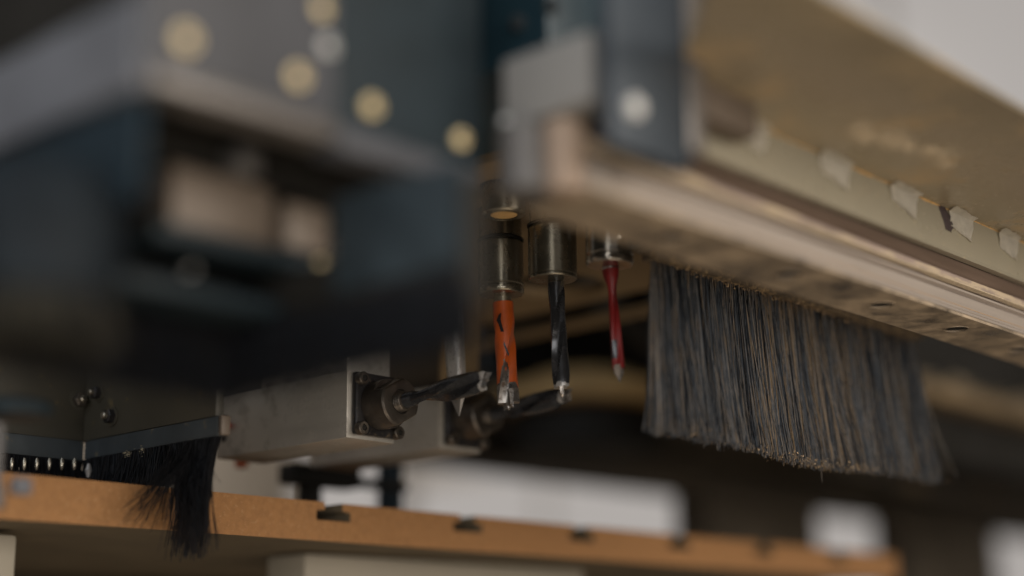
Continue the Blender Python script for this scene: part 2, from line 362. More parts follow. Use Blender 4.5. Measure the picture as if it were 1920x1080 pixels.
# --- black bit
D = 0.665; A = pt(1042, 525, D); T = ptv(1054, 742, A)
t = thing('drill_bit', A, 'black spiral drill bit with chipped bright crown, second from the right', 'drill bit', 'drill bits pointing down')
u, v, d = basis(T-A); L = (T-A).length
lathe('shank', A - d*0.003, d, [(0, PX(15.5, D)), (L*0.06+0.003, PX(15.5, D))], M['steel'], t, 40)
sweep_bit('fluted_body', A, T, lambda s: PX(17.5-2.6*ss(0.05,0.3,s)+2.8*ss(0.55,.9,s), D), lambda s: 0.30+0.28*ss(0.0, 0.2, s), 0.50, 1.0, [M['bitblack'], M['bitsteel']], t, N=56, S=110, s0=0.03, s1=0.93,
    midx=lambda s, k: 1 if s > 0.90+0.03*nzf(s, k) else 0, land=-0.05)
brad_tip(t, A, T, PX(16, D), M['carbide'], 0.9, 0.90, 0.22, 0.12)

# --- red bit
D = 0.644; A = pt(1144, 497, D); T = ptv(1161, 700, A)
t = thing('drill_bit', A, 'thin dark red drill bit with pointed carbide tip, beside the brush', 'drill bit', 'drill bits pointing down')
u, v, d = basis(T-A); L = (T-A).length
lathe('shank', A - d*0.003, d, [(0, PX(17, D)), (0.004, PX(16.5, D)), (0.0062, PX(14, D))], M['bitsteel'], t, 40)
sweep_bit('fluted_body', A, T, lambda s: PX(18-7.6*ss(0.10,0.30,s)+0.8*ss(0.5,.9,s), D), lambda s: 0.12+0.42*ss(0.02, 0.3, s), 0.42, 0.5, [M['red'], M['bitblack']], t, N=48, S=110, s0=0.045, s1=0.955,
    midx=lambda s, k: 1 if (0.70 < s < 0.86 and 0.45 < (2*k) % 1 < 0.8) else 0, land=0.3)
lathe('carbide_point', T - d*PX(16, D), d, [(0, PX(9.5, D)), (PX(15, D), PX(9.0, D)), (PX(32, D), PX(0.8, D))], M['carbide'], t, 4, a0=0.6)

# --- silver through bit behind
D = 0.70; A = pt(846, 560, D); T = ptv(858, 740, A)
t = thing('drill_bit', A, 'polished steel drill bit with long V-shaped point, behind the horizontal bit', 'drill bit', 'drill bits pointing down')
u, v, d = basis(T-A); L = (T-A).length
sweep_bit('fluted_body', A, T, lambda s: PX(18.5, D), lambda s: 0.05+0.12*ss(0.1, 0.9, s), 0.2, 2.2, [M['bitsteel']], t, N=48, S=60)
bm = bmesh.new(); tip = T + d*PX(41, D)
for k in range(2):
    a = 0.25 + k*PI
    e1 = u*math.cos(a)+v*math.sin(a); e2 = d.cross(e1)
    q = [T + e1*PX(20, D) - e2*PX(5, D), T + e1*PX(20, D)+e2*PX(5, D), T + e2*PX(7, D), T - e2*PX(3, D)]
    q = [bm.verts.new(x) for x in q]; tp = bm.verts.new(tip + e1*PX(1.0, D))
    for i in range(4): bm.faces.new((q[i], q[(i+1)%4], tp))
    bm.faces.new(q)
finish('v_point', bm, M['bitsteel'], t, smooth=False)
lathe('shank', A - d*0.04, d, [(0, PX(22, D)), (0.041, PX(22, D))], M['black'], t, 32)

# ================================================================== HORIZONTAL DRILLING UNITS
def hunit(x0, y0, z0, S, label, label_bit, tip, cm):
    """block running along +Y whose end face carries flange, screws, nut and bit"""
    W, H = 0.0272*S, 0.0285*S
    t = thing('horizontal_drilling_unit', (x0, y0, z0), label, 'drilling unit', 'square metal units with horizontal drill bits')
    bm = bmesh.new(); add_box(bm, x0, x0+W, y0, y0+0.0875*S, z0, z0+H, 0.0007*S, 2)
    finish('body', bm, M['block'], t)
    box('column', x0+0.0028*S, x0+W, y0+0.0032*S, y0+0.06*S, z0+H+0.0003, z0+0.12, cm, t, 0.0005)  # farther unit's dark colour stands in for shade on the column side
    if cm is not M['block']: box('column_lit_face', x0+0.0028*S, x0+W, y0+0.0006*S, y0+0.0030*S, z0+H+0.0003, z0+0.12, M['tan'], t, 0.0004)  # added thin plate, its paler colour stands in for the lit front
    # flange plate: rounded square, slightly proud
    f0, f1 = x0+0.0024*S, x0+W-0.0002
    bm = bmesh.new(); add_box(bm, f0, f1, y0-0.0032*S, y0-0.0002, z0+0.0016*S, z0+H-0.0006*S, 0.0012*S, 3)
    finish('flange_plate', bm, M['black'], t)
    cx, cz = (f0+f1)/2 + 0.0006*S, z0+H/2+0.0005*S
    yf = y0-0.0032*S
    bm = bmesh.new()
    for sx in (-1, 1):
        for sz in (-1, 1):
            if sx == 1 and sz == 1: pass
            p = Vector((cx-0.0004*S+sx*0.0102*S, yf, cz+sz*0.0104*S - 0.0003*S)); 
            s = lathe('cap_screw', p, (0,-1,0), [(-0.0006, 0.0028*S), (0.0022*S, 0.0028*S), (0.0027*S, 0.0024*S), (0.0027*S, 0.00135*S), (0.0010*S, 0.0012*S), (0.0010*S, 0.0001)], M['brown'], t, 24)
            lathe('hex_socket', p+Vector((0,-0.0011*S,0)), (0,-1,0), [(0, 0.00118*S), (0.0014*S, 0.00118*S)], M['dark'], s, 6)
    bm.free()
    # nut: cylinder with two flats, stepped nose
    R = 0.0104*S; y_a = yf+0.0002; Lc = 0.0135*S
    bm = bmesh.new(); rings = []; N = 72
    def ringat(y, rad, flat):
        out = []
        for k in range(N):
            th = 2*PI*k/N; x, z = rad*math.cos(th), rad*math.sin(th)
            if flat:
                for fa in (math.radians(-62), math.radians(118)):
                    nx, nz = math.cos(fa), math.sin(fa); dd = x*nx+z*nz
                    if dd > rad*flat: x -= (dd-rad*flat)*nx; z -= (dd-rad*flat)*nz
            out.append(bm.verts.new((cx+x, y, cz+z)))
        return out
    seq = [(0, .97, 0), (.03, 1, 0), (.50, 1, 0), (.505, 1, .80), (.93, 1, .80), (1.0, .93, .80), (1.0, .50, 0), (.93, .46, 0), (.93, .2, 0)]
    rings = [ringat(y_a-Lc*a, R*b, c) for a, b, c in seq]
    for a, b in zip(rings, rings[1:]):
        for k in range(N): bm.faces.new((a[k], a[(k+1)%N], b[(k+1)%N], b[k]))
    bm.faces.new(rings[-1]); bm.faces.new(rings[0])
    finish('chuck_nut', bm, M['brown'], t, ang=20)
    # threaded collet
    prof = [(0, 0.0040*S)]
    for i in range(6): prof += [(0.0006*S*i+0.0003*S, 0.0042*S), (0.0006*S*i+0.0006*S, 0.0037*S)]
    prof += [(0.0042*S, 0.0034*S), (0.0042*S, 0.001)]
    c = Vector((cx, y_a-Lc*0.93, cz))
    lathe('threaded_collet', c, (0,-1,0), prof, M['brown'], t, 32)
    # the bit
    A = c + Vector((0, -0.001, 0)); T = Vector(tip)
    tb_ = thing('drill_bit', A, label_bit, 'drill bit', 'horizontal drill bits')
    u, v, d = basis(T-A)
    lathe('shank', A-d*0.002, d, [(0, 0.0034*S), (0.0095*S, 0.0032*S), (0.0105*S, 0.0026*S)], M['bitblack'], tb_, 28)
    sweep_bit('fluted_body', A, T, lambda s: S*(0.0030+0.0018*ss(.15,.65,s)-0.0010*ss(.85,1,s)), lambda s: 0.72*ss(0.10, 0.28, s), -0.50, PH, [M['bitblack'], M['bitsteel']], tb_, N=48, S=90, s0=0.1, s1=0.96, midx=lambda s, k: 1 if s > 0.95+0.03*nzf(s, k) else 0, land=0.0)
    brad_tip(tb_, A, T, 0.0034*S, M['wornsteel'], 1.2, 0.955, 0.3, 0.3)
    return t, c
PH = 1.15
hunit(0.4228*1.05, 0.475*1.05, 0.0952*1.05, 1.05, 'square metal drilling unit with four screws, nearer left of the pair', 'dark spiral drill bit lying level in the nearer metal unit', on(914, 712, 0, 0.4385*1.05), M['block'])
PH = 0.2
hunit(0.4872*1.07, 0.4855*1.07, 0.0982*1.07, 1.07, 'square metal drilling unit farther back, half hidden by the vertical bits', 'dark level drill bit in the farther metal unit, tip below the black bit', on(1066, 741, 0, 0.5030*1.07), M['darkb'])

# ================================================================== THE HANGING BRUSH
def bristle(bm, p0, p1, p2, r, mi, seg=5, sides=3, col=None):
    """quadratic curve p0-p1-p2 of radius r"""
    rings = []
    for i in range(seg+1):
        t_ = i/seg; a = (1-t_)**2; b_ = 2*t_*(1-t_); c_ = t_*t_
        q = p0*a + p1*b_ + p2*c_; rr = r*(1-0.25*t_)
        rings.append([bm.verts.new((q.x+rr*math.cos(2*PI*k/sides+i*.0), q.y+rr*math.sin(2*PI*k/sides), q.z)) for k in range(sides)])
    for a, b_ in zip(rings, rings[1:]):
        for k in range(sides):
            f = bm.faces.new((a[k], a[(k+1)%sides], b_[(k+1)%sides], b_[k])); f.material_index = mi
    f = bm.faces.new(rings[-1]); f.material_index = mi
rb = random.Random(3)
br = thing('strip_brush', (0.6, 0.363, 0.165), 'long strip brush of slate grey bristles caked with sawdust, hanging beside the red bit', 'brush')
X0, X1, YB, ZT, ZB = 0.4862, 0.7060, 0.3632, 0.1615, 0.0905
NT = 56
for i in range(NT):
    s = (i+0.5)/NT; x = X0+(X1-X0)*s; bm = bmesh.new()
    # lean of the whole tuft
    lx = 0.0010*(1-s)**2 + 0.0105*s**1.4 + rb.uniform(-.0015, .0015)
    drop = ZB + 0.0012*math.sin(s*9) - 0.001*s + (0.001 if s < .1 else 0)
    subs = [(rb.gauss(0, .0011), rb.gauss(0, .0022), rb.uniform(0, 2*PI), rb.gauss(0, .0006)) for _ in range(9)]
    for k in range(150):
        sb_ = subs[k % 9]
        a = sb_[2]+rb.gauss(0, .5); q = math.sqrt(rb.random())*0.0011
        p0 = Vector((x+q*math.cos(a), YB+q*math.sin(a), ZT+0.001))
        bx = lx + sb_[0] + rb.gauss(0, 0.0005) + q*math.cos(a)*0.8; by = -0.0005+sb_[1]*0.8+rb.gauss(0, 0.0010)
        zb = drop + sb_[3] + rb.gauss(0, 0.0007) + abs(by)*0.1
        if rb.random() < 0.05: bx += rb.gauss(0, 0.006); by -= abs(rb.gauss(0, .003)); zb += rb.uniform(0, 0.006)
        if s < 0.04: bx += rb.uniform(-0.004, 0.001); 
        p2 = Vector((p0.x+bx, p0.y+by, zb))
        p1 = Vector((p0.x+bx*0.25+rb.gauss(0, .0014), p0.y+by*0.2+rb.gauss(0, .0014), (ZT+zb)/2))
        rnd = rb.random(); tn = 0.03+0.12*math.exp(-((s-0.5)/0.2)**2); mi = 0 if rnd < 0.38 else (1 if rnd < 0.58 else (2 if rnd < 0.58+tn else 3))
        bristle(bm, p0, p1, p2, rb.uniform(0.00009, 0.00018), mi)
    for k in range(26 if 0.38 < s < 0.72 else 5):   # sawdust crumbs caught at the tips
        c = Vector((x+lx+rb.gauss(0, 0.0028), YB+rb.gauss(0, .004), drop+rb.uniform(-0.0008, 0.0018)))
        r_ = rb.uniform(0.00025, 0.0007)
        v4 = [bm.verts.new(c+Vector((rb.uniform(-1,1), rb.uniform(-1,1), rb.uniform(-1,1)))*r_) for _ in range(4)]
        for ia in ((0,1,2),(0,1,3),(0,2,3),(1,2,3)):
            f = bm.faces.new([v4[j] for j in ia]); f.material_index = 2
    for k in range(5):   # dust packed at the root
        c = Vector((x+rb.uniform(-.002,.002), YB-0.0018+rb.gauss(0, .0004), ZT+rb.uniform(-0.0022, 0.0002))); r_ = rb.uniform(0.0003, 0.0009)
        v4 = [bm.verts.new(c+Vector((rb.uniform(-1,1), rb.uniform(-1,1), rb.uniform(-1,1)))*r_) for _ in range(4)]
        for ia in ((0,1,2),(0,1,3),(0,2,3),(1,2,3)):
            f = bm.faces.new([v4[j] for j in ia]); f.material_index = 2
    finish('tuft', bm, [M['brblue'], M['brgrey'], M['brtan'], M['brnavy']], br, smooth=False)
bm = bmesh.new()
for dx, dz in ((0.118, 0.0815), (0.135, 0.087), (0.122, 0.087)):
    p0 = Vector((X0+dx, YB, ZB+0.01)); bristle(bm, p0, p0+Vector((0.001, -.001, -.006)), Vector((X0+dx+0.0035, YB, dz)), 0.00012, 0, 6)
finish('stray_bristle', bm, [M['brgrey']], br)
box('backing_strip', X0-0.001, X1+0.003, YB-0.0035, YB+0.004, ZT, ZT+0.0035, M['wood'], br, 0.0005)
box('holder_channel', X0-0.004, X1+0.01, YB-0.0045, YB+0.006, ZT+0.0036, ZT+0.030, M['darkb'], br, 0.0008)
box('end_clamp', X0-0.0085, X0-0.0042, YB-0.006, YB+0.006, ZT+0.0045, ZT+0.012, M['navy'], br, 0.0008)

# ================================================================== GUIDE RAIL AND COVER
RY = 0.2855; RX0, RX1 = 0.346, 1.10
gr = thing('guide_rail', (0.7, 0.3, 0.15), 'long pale grooved aluminium guide rail with round holes in its dusty underside', 'guide rail')
prof = [(RY+.0003, 0.1450), (RY, 0.1453), (RY, 0.1459), (RY+.0004, 0.14605), (RY+.0004, 0.1463), (RY, 0.14645), (RY+.0002, 0.1522), (RY+0.0030, 0.1530), (RY+.0030, 0.1541), (RY+.0004, 0.1547), (RY+.0004, 0.1556), (RY+0.0025, 0.1566), (RY+0.0172, 0.1566), (RY+0.0172, 0.1450)]
prism_x('rail_profile', prof, RX0, RX1, M['rail'], gr)
holes = [(0.407+0.068*i, 0.2938, 0.0047) for i in range(11)]
hx = [on(p_, q_, 2, 0.1437).x for p_, q_ in ((1290,437),(1490,512),(1658,570),(1795,616),(1905,655))]
hx += [hx[-1]+0.068*k for k in range(1, 6)]
yl = lambda y: 0.3128
holed('underside_plate', 0.3560, RX1-0.001, RY+0.0006, 0.3158, 0.1437, 0.1449, [(x, 0.2995, 0.0050) for x in hx], M['plate'], gr)
for x in hx:
    o = lathe('bolt_hole', (x, 0.2995, 0.1435), (0,0,1), [(0.0007, 0.0001), (0.0006, 0.00515)], M['dark'], gr, 32, cap=False)
    lathe('hole_rim', (x, 0.2995, 0.1435), (0,0,1), [(0.0006, 0.00505), (-0.00012, 0.00515), (-0.00012, 0.0055), (0.0002, 0.0056)], M['plate'], gr, 32, cap=False)
box('dust_seam', 0.362, RX1-.002, RY-0.00012, RY+0.0004, 0.14765, 0.14785, M['railtan'], gr, 0)
box('rear_web', RX0+0.05, RX1, 0.3030, 0.3094, 0.1660, 0.19, M['darkb'], gr, 0.0006)

cv = thing('sheet_cover', (0.7, 0.25, 0.19), 'olive painted sheet cover with pale lip and stuck-on yellowed tape, above the rail', 'machine cover')
CZ, LZ = 0.1880, 0.1690
prism_x('lip', [(RY-0.0022, CZ), (RY-0.0022, LZ+.0012), (RY-0.0014, LZ), (RY+0.002, LZ), (RY+0.002, CZ)], 0.405, RX1+.1, M['lip'], cv)
prism_x('dark_channel', [(RY+.0022, LZ-.0002), (RY+0.0006, 0.1625), (RY+0.0012, 0.1612), (RY+0.010, 0.1612), (RY+0.010, LZ-.0002)], 0.36, RX1+.05, M['groove'], cv)
prism_x('dust_ledge', [(RY+0.0016, 0.1609), (RY-0.0006, 0.1606), (RY-0.0004, 0.1580), (RY+0.0012, 0.1569), (RY+0.010, 0.1569), (RY+0.010, 0.1609)], 0.345, RX1+.02, M['ledge'], cv)
# ragged sawdust line on the ledge
bm = bmesh.new(); N_ = 900
top = []; bot = []
for i in range(N_+1):
    x = 0.352+(RX1-0.36)*i/N_
    hh = 0.0003+0.0011*max(0, noise.noise(Vector((x*60, 1, 0)))+0.35)*(0.7+0.6*noise.noise(Vector((x*600, 4, 0))))
    zb = 0.1574; yy = RY-0.0009
    a = bm.verts.new((x, yy+0.0016, zb+hh+0.0003)); b_ = bm.verts.new((x, yy-0.0003-0.0004*noise.noise(Vector((x*900, 9, 1))), zb+hh*0.55)); c_ = bm.verts.new((x, yy-0.0002, zb-0.0001)); d_ = bm.verts.new((x, yy+0.002, zb-0.0004))
    top.append((a, b_, c_, d_))
for p_, q_ in zip(top, top[1:]):
    for j in range(3): bm.faces.new((p_[j], q_[j], q_[j+1], p_[j+1]))
o = finish('sawdust_line', bm, M['sawdust'], cv); o['kind'] = 'stuff'
CY0 = 0.2085
bm = bmesh.new(); oc = [(0.315, CY0), (RX1+.1, CY0), (RX1+.1, RY-.0024), (0.3885, RY-.0024), (0.3885, 0.2640), (0.3740, 0.2635)]
f = bm.faces.new([bm.verts.new((x, y, CZ)) for x, y in oc]); g_ = bmesh.ops.extrude_face_region(bm, geom=[f])
bmesh.ops.translate(bm, vec=(0, 0, 0.0016), verts=[v for v in g_['geom'] if isinstance(v, bmesh.types.BMVert)])
finish('cover_sheet', bm, M['canopy'], cv, smooth=False)
# amber glue line in the corner and tape tabs
bm = bmesh.new(); prev = None
for i in range(270):
    x = 0.41+0.5*i/399; wv = 0.00022+0.0007*max(0, noise.noise(Vector((x*55, 2, 5))))+0.0002*noise.noise(Vector((x*500, 2, 5)))
    a = bm.verts.new((x, RY-0.0022-wv*1.1, CZ-0.00005)); b_ = bm.verts.new((x, RY-0.00225-wv*.4, CZ-wv*.7)); c_ = bm.verts.new((x, RY-0.00222, CZ-wv*1.6))
    if prev:
        bm.faces.new((prev[0], a, b_, prev[1])); bm.faces.new((prev[1], b_, c_, prev[2]))
    prev = (a, b_, c_)
finish('glue_line', bm, M['glue'], cv)
rt_ = random.Random(5)
for j, (px, py) in enumerate(((1400,205),(1560,275),(1690,338),(1798,389),(1886,430))):
    P = on(px, py, 1, RY-0.0024); bm = bmesh.new(); n1, n2 = 14, 12; grid = []
    Wt = 0.0245*(1 if j != 4 else 0.9); cx = P.x
    for a in range(n1+1):
        row = []
        for b in range(n2+1):
            s_ = a/n1; t_ = b/n2
            edge = 0.0016*noise.noise(Vector((j*7.1, b*0.33, 1.0)))*(1 if a in (0, n1) else 0.5)
            # t: 0 on the sheet, 1 at the bottom on the lip; the left side is shorter
            low = 0.0095*(0.62+0.42*s_)+0.0012*noise.noise(Vector((a*0.4, j*3.3, 0)))
            up_ = 0.0048*(0.9-0.5*s_)+0.0010*noise.noise(Vector((a*.5, j*5.1, 2)))
            x = cx - Wt/2 + Wt*s_*(1-0.12*t_) + edge + 0.0035*t_*(1-s_)
            if t_ < 0.35:
                q = t_/0.35; y = RY-0.0024-up_*(1-q)-0.0010; z = CZ-0.0003-0.0010*q
            else:
                q = (t_-0.35)/0.65; y = RY-0.0034+0.0009*ss(0.1, 0.8, q)-0.0006*(q > .9)*s_; z = CZ-0.0013-low*q
            y -= 0.00025*noise.noise(Vector((x*400, z*400, j)))
            row.append(bm.verts.new((x, y, z)))
        grid.append(row)
    for a in range(n1):
        for b in range(n2): bm.faces.new((grid[a][b], grid[a+1][b], grid[a+1][b+1], grid[a][b+1]))
    bmesh.ops.solidify(bm, geom=list(bm.faces), thickness=0.00012)
    finish('tape_tab', bm, M['tape'], cv)
def blob(name, poly, ax, v, m, parent, th=0.0004, sub=5, seed=0):
    """irregular raised patch drawn on an axis plane"""
    pts_ = [on(x, y, ax, v) for x, y in poly]; c0 = sum(pts_, Vector())/len(pts_)
    nrm = Vector([0,0,0]); nrm[ax] = -1
    bm = bmesh.new(); ring = []
    for i in range(len(pts_)):
        a, b = pts_[i], pts_[(i+1)%len(pts_)]
        for k in range(sub):
            p = a.lerp(b, k/sub); p = p + (p-c0)*0.18*noise.noise(p*900+Vector((seed,0,0))); ring.append(p)
    o0 = [bm.verts.new(p) for p in ring]; o1 = [bm.verts.new(c0.lerp(p, 0.8)+nrm*th*(0.8+0.8*noise.noise(p*1500))) for p in ring]; o2 = [bm.verts.new(c0.lerp(p, 0.4)+nrm*th*(1+noise.noise(p*1100))) for p in ring]
    n = len(ring)
    for A_, B_ in ((o0, o1), (o1, o2)):
        for k in range(n): bm.faces.new((A_[k], A_[(k+1)%n], B_[(k+1)%n], B_[k]))
    cc = bm.verts.new(c0+nrm*th)
    for k in range(n): bm.faces.new((o2[k], o2[(k+1)%n], cc))
    return finish(name, bm, m, parent, ang=60)
blob('chip_shadow_mark', [(1760,385),(1769,382),(1775,396),(1785,408),(1791,424),(1783,435),(1774,430),(1768,410)], 1, RY-0.0024, M['chip'], cv, 0.0002)
blob('chip_shadow_mark', [(1462,222),(1478,214),(1500,226),(1506,238),(1488,242),(1468,236)], 1, RY-0.0027, M['chip'], cv, 0.0002)  # dark patch standing in for the shadowed hole left of a tape tab
# sawdust patch stuck on the underside: many crumbs and a thin crust
bm = bmesh.new(); rd = random.Random(11)
def crumb(bm, c, r_):
    v4 = [bm.verts.new(c+Vector((rd.uniform(-1,1), rd.uniform(-1,1), rd.uniform(-.5,.2)))*r_) for _ in range(4)]
    for ia in ((0,1,2),(0,1,3),(0,2,3),(1,2,3)): bm.faces.new([v4[j] for j in ia])
cl_ = []
for k in range(34):
    f_ = rd.random(); cxp = 1600+175*f_; cyp = 246+48*f_+rd.gauss(0, 11); cl_.append((cxp, cyp, rd.uniform(5, 15), rd.uniform(3, 9)))
for k in range(3600):
    q = cl_[rd.randrange(len(cl_))]
    crumb(bm, on(q[0]+rd.gauss(0, q[2]), q[1]+rd.gauss(0, q[3]), 2, CZ-0.0001), rd.uniform(0.0002, 0.0006))
for k in range(420):
    x = rd.uniform(1560, 1915); y = 190+(x-1560)*0.55+rd.gauss(0, 45)
    crumb(bm, on(x, y, 2, CZ-0.0001), rd.uniform(0.0001, 0.0004))
o = finish('sawdust_patch', bm, mat('pale_sawdust', (0.80, 0.68, 0.50), 0.95, 0, 0.15, 900), cv, smooth=False); o['kind'] = 'stuff'

# bracket and bearing parts at the near end of the rail
bk = thing('end_bracket', (0.355, 0.27, 0.17), 'blue grey bracket with a round zinc bolt at the near end of the pale rail', 'bracket')
box('bracket_plate', 0.3385, 0.3775, 0.2650, 0.2700, 0.1500, 0.2150, M['bracket'], bk, 0.0045)
box('bracket_side', 0.3778, 0.388, 0.2655, 0.283, 0.158, 0.2145, M['mauve'], bk, 0.003)
box('bracket_arm', 0.388, 0.428, 0.272, 0.2825, 0.176, 0.2035, M['mask'], bk, 0.002)
lathe('bolt', on(1185, 203, 1, 0.2648), (0,-1,0), [(0, 0.0034), (0.002, 0.0034), (0.0026, 0.0026)], M['zinc'], bk, 24)
ec = thing('rail_end_cap', (0.335, 0.29, 0.15), 'tan rounded end cap closing the near end of the guide rail', 'end cap')
lathe('cap', (0.3475, 0.2915, 0.1424), (0,0,1), [(0, 0.0055), (0.001, 0.0065), (0.022, 0.0065), (0.0235, 0.0055)], mat('tan_end_cap', (0.34, 0.25, 0.185), 0.55, 0.0, 0.1, 30), ec, 40)
wc = thing('white_cover_box', (0.345, 0.29, 0.18), 'small white cover box left of the blue grey bracket', 'cover')
box('box_body', 0.3402, 0.352, 0.2745, 0.3105, 0.1665, 0.1895, M['white'], wc, 0.0015)
lw = thing('bearing_housing', (0.345, 0.3, 0.16), 'grey rounded bearing housing under the small white cover box', 'bearing housing')
lathe('shell', (0.3440, 0.3035, 0.1435), (0,0,1), [(0, 0.0080), (0.001, 0.0095), (0.0215, 0.0095), (0.0222, 0.008)], M['shade'], lw, 40)
lathe('screw', on(948, 228, 0, 0.3402), (-1,0,0), [(-.006, 0.0016), (0.0012, 0.0016), (0.0016, 0.0012)], M['zinc'], lw, 20)
tc_ = thing('machine_column', (0.45, 0.36, 0.2), 'deep teal machine column with blurred bolts, top centre', 'machine column')
box('column_body', 0.372, 0.44, 0.318, 0.46, 0.2045, 0.42, M['teal'], tc_, 0.003)
for px, py in ((975, 45), (1040, 12)):
    lathe('bolt', on(px, py, 0, 0.3718), (-1,0,0), [(0, 0.003), (0.002, 0.003), (0.0024, 0.002)], M['strip'], tc_, 20)

# ================================================================== DRILLING HEAD ABOVE THE CHUCKS, CAVITY BEHIND
hd = thing('drilling_head', (0.55, 0.45, 0.2), 'dust coated underside plate of the drilling head that the steel chucks come out of', 'drilling head')
dh = [(p.x, p.y, 0.0108) for p in (pt(942,452,.686), pt(1036,428,.665), pt(1142,396,.644))]
holed('underside_plate', 0.435, 0.652, 0.3455, 0.66, 0.2005, 0.2065, [(c1.location.x, c1.location.y, 0.0105), (c2.location.x, c2.location.y, 0.0115), (c3.location.x, c3.location.y, 0.0115), (ce.x, ce.y, 0.0100), (0.612, 0.520, 0.026), (0.575, 0.40, 0.007)], M['tan'], hd)
box('head_casting', 0.4355, 0.651, 0.346, 0.659, 0.225, 0.30, M['darkb'], hd, 0.002)
box('cross_bar', 0.688, 0.697, 0.38, 0.80, 0.1985, 0.204, M['tan'], hd, 0.002)
for x, y in ((0.53, 0.37), (0.56, 0.47), (0.64, 0.47)):
    lathe('bolt', (x, y, 0.2003), (0,0,-1), [(0, 0.0036), (0.0018, 0.0036), (0.0024, 0.0028)], M['brown'], hd, 6)

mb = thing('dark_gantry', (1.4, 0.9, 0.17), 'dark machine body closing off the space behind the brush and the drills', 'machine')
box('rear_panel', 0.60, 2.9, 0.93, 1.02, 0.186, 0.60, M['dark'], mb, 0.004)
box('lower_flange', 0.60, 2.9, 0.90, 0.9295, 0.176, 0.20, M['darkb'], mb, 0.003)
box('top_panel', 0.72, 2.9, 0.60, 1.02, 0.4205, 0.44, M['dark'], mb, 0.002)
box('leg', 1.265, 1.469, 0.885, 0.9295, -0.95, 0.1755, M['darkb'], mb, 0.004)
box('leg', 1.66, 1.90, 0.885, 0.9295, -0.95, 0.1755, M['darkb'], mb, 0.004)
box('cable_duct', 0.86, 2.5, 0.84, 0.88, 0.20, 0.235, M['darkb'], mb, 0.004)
rg = thing('dust_collar', (1.05, 0.80, 0.2), 'round flange thick with tan sawdust, blurred behind the red and black bits', 'flange')
lathe('flange', (0.975, 0.80, 0.207), (0,0,1), [(0, 0.066), (0.002, 0.078), (0.016, 0.080), (0.019, 0.074)], M['tand'], rg, 48)
lathe('neck', (0.975, 0.80, 0.175), (0,0,1), [(0, 0.060), (0.0318, 0.060)], M['dark'], rg, 48)
lathe('hub', (0.975, 0.80, 0.2262), (0,0,1), [(0, 0.052), (0.008, 0.048), (0.012, 0.040)], M['tand'], rg, 48)
rr = thing('rear_guide_bar', (1.2, 0.62, 0.23), 'blurred bar with a crust of tan sawdust, right of the hanging brush', 'bar')
box('bar', 0.86, 2.0, 0.610, 0.640, 0.226, 0.238, M['tan'], rr, 0.002)
bmc = bmesh.new(); rd = random.Random(4)
for k in range(420):
    crumb(bmc, Vector((rd.uniform(0.9, 1.9), 0.609+rd.uniform(0, .008), 0.2385+abs(rd.gauss(0, 0.004)))), rd.uniform(0.002, 0.007))
o = finish('sawdust_crust', bmc, M['sawdust'], rr, smooth=False); o['kind'] = 'stuff'
box('mounting_web', 0.88, 2.0, 0.6405, 0.66, 0.180, 0.4195, M['dark'], rr, 0.002)
# dark clamp and leg bits behind the blocks
cl = thing('clamp_post', (0.6, 0.66, 0.1), 'black clamp post standing on the board behind the metal units', 'clamp')
P = on(738, 900, 1, 0.66); Q = on(757, 900, 1, 0.66)
box('post', P.x, Q.x, 0.66, 0.675, BT+0.0004, 0.135, M['navy'], cl, 0.001)
P = on(520, 880, 1, 0.655); Q = on(640, 880, 1, 0.655)
box('arm', P.x, Q.x+0.002, 0.64, 0.655, 0.1005, 0.112, M['dark'], cl, 0.002)
box('foot', P.x+0.012, P.x+0.022, 0.643, 0.653, BT+0.0004, 0.1003, M['dark'], cl, 0.001)
box('bridge', Q.x+0.0022, on(757,900,1,.66).x, 0.6555, 0.6598, 0.104, 0.110, M['dark'], cl, 0.001)
lathe('red_knob', on(452, 878, 1, 0.63), (0,0,1), [(0, 0.002), (0.0008, 0.0034), (0.004, 0.0034), (0.005, 0.0024)], mat('orange_red_knob', (0.45, 0.10, 0.03), 0.5), cl, 20)

# ================================================================== WORKSHOP WINDOWS
def window(px0, px1, py0, py1, label, nx=2, frame=0.05):
    a, b = on(px0, py1, 0, 6.45), on(px1, py1, 0, 6.45); z0 = a.z; z1 = on(px0, py0, 0, 6.45).z
    y0, y1 = min(a.y, b.y), max(a.y, b.y)
    t = thing('workshop_window', (6.45, y0, z0), label, 'window', 'bright windows of the workshop')
    for i in range(nx):
        ya = y0+(y1-y0)*i/nx; yb = y0+(y1-y0)*(i+1)/nx
        box('pane', 6.44, 6.46, ya+frame/2, yb-frame/2, z0, z1, M['pane'], t, 0)
        box('mullion', 6.42, 6.49, yb-frame/2+.001, yb+frame/2-.001, z0, z1, M['winframe'], t, 0)
    box('frame', 6.42, 6.495, y0-frame, y0+frame/2-.001, z0-frame, z1+frame, M['winframe'], t, 0)
    box('sill', 6.40, 6.495, y0+frame/2, y1+frame, z0-frame, z0-.002, M['winframe'], t, 0)
window(560, 740, 850, 1150, 'blurred bright window seen left below the metal drilling units', 1)
window(770, 1340, 905, 1200, 'widest bright low window behind the middle of the brown board', 2)
window(1500, 1720, 930, 1200, 'small bright window at the right end of the brown board', 1)
window(1850, 2150, 960, 1200, 'bright window at the bottom right corner of the picture', 1)
window(1380, 2500, -700, 400, 'large bright window seen above the olive sheet cover', 3)

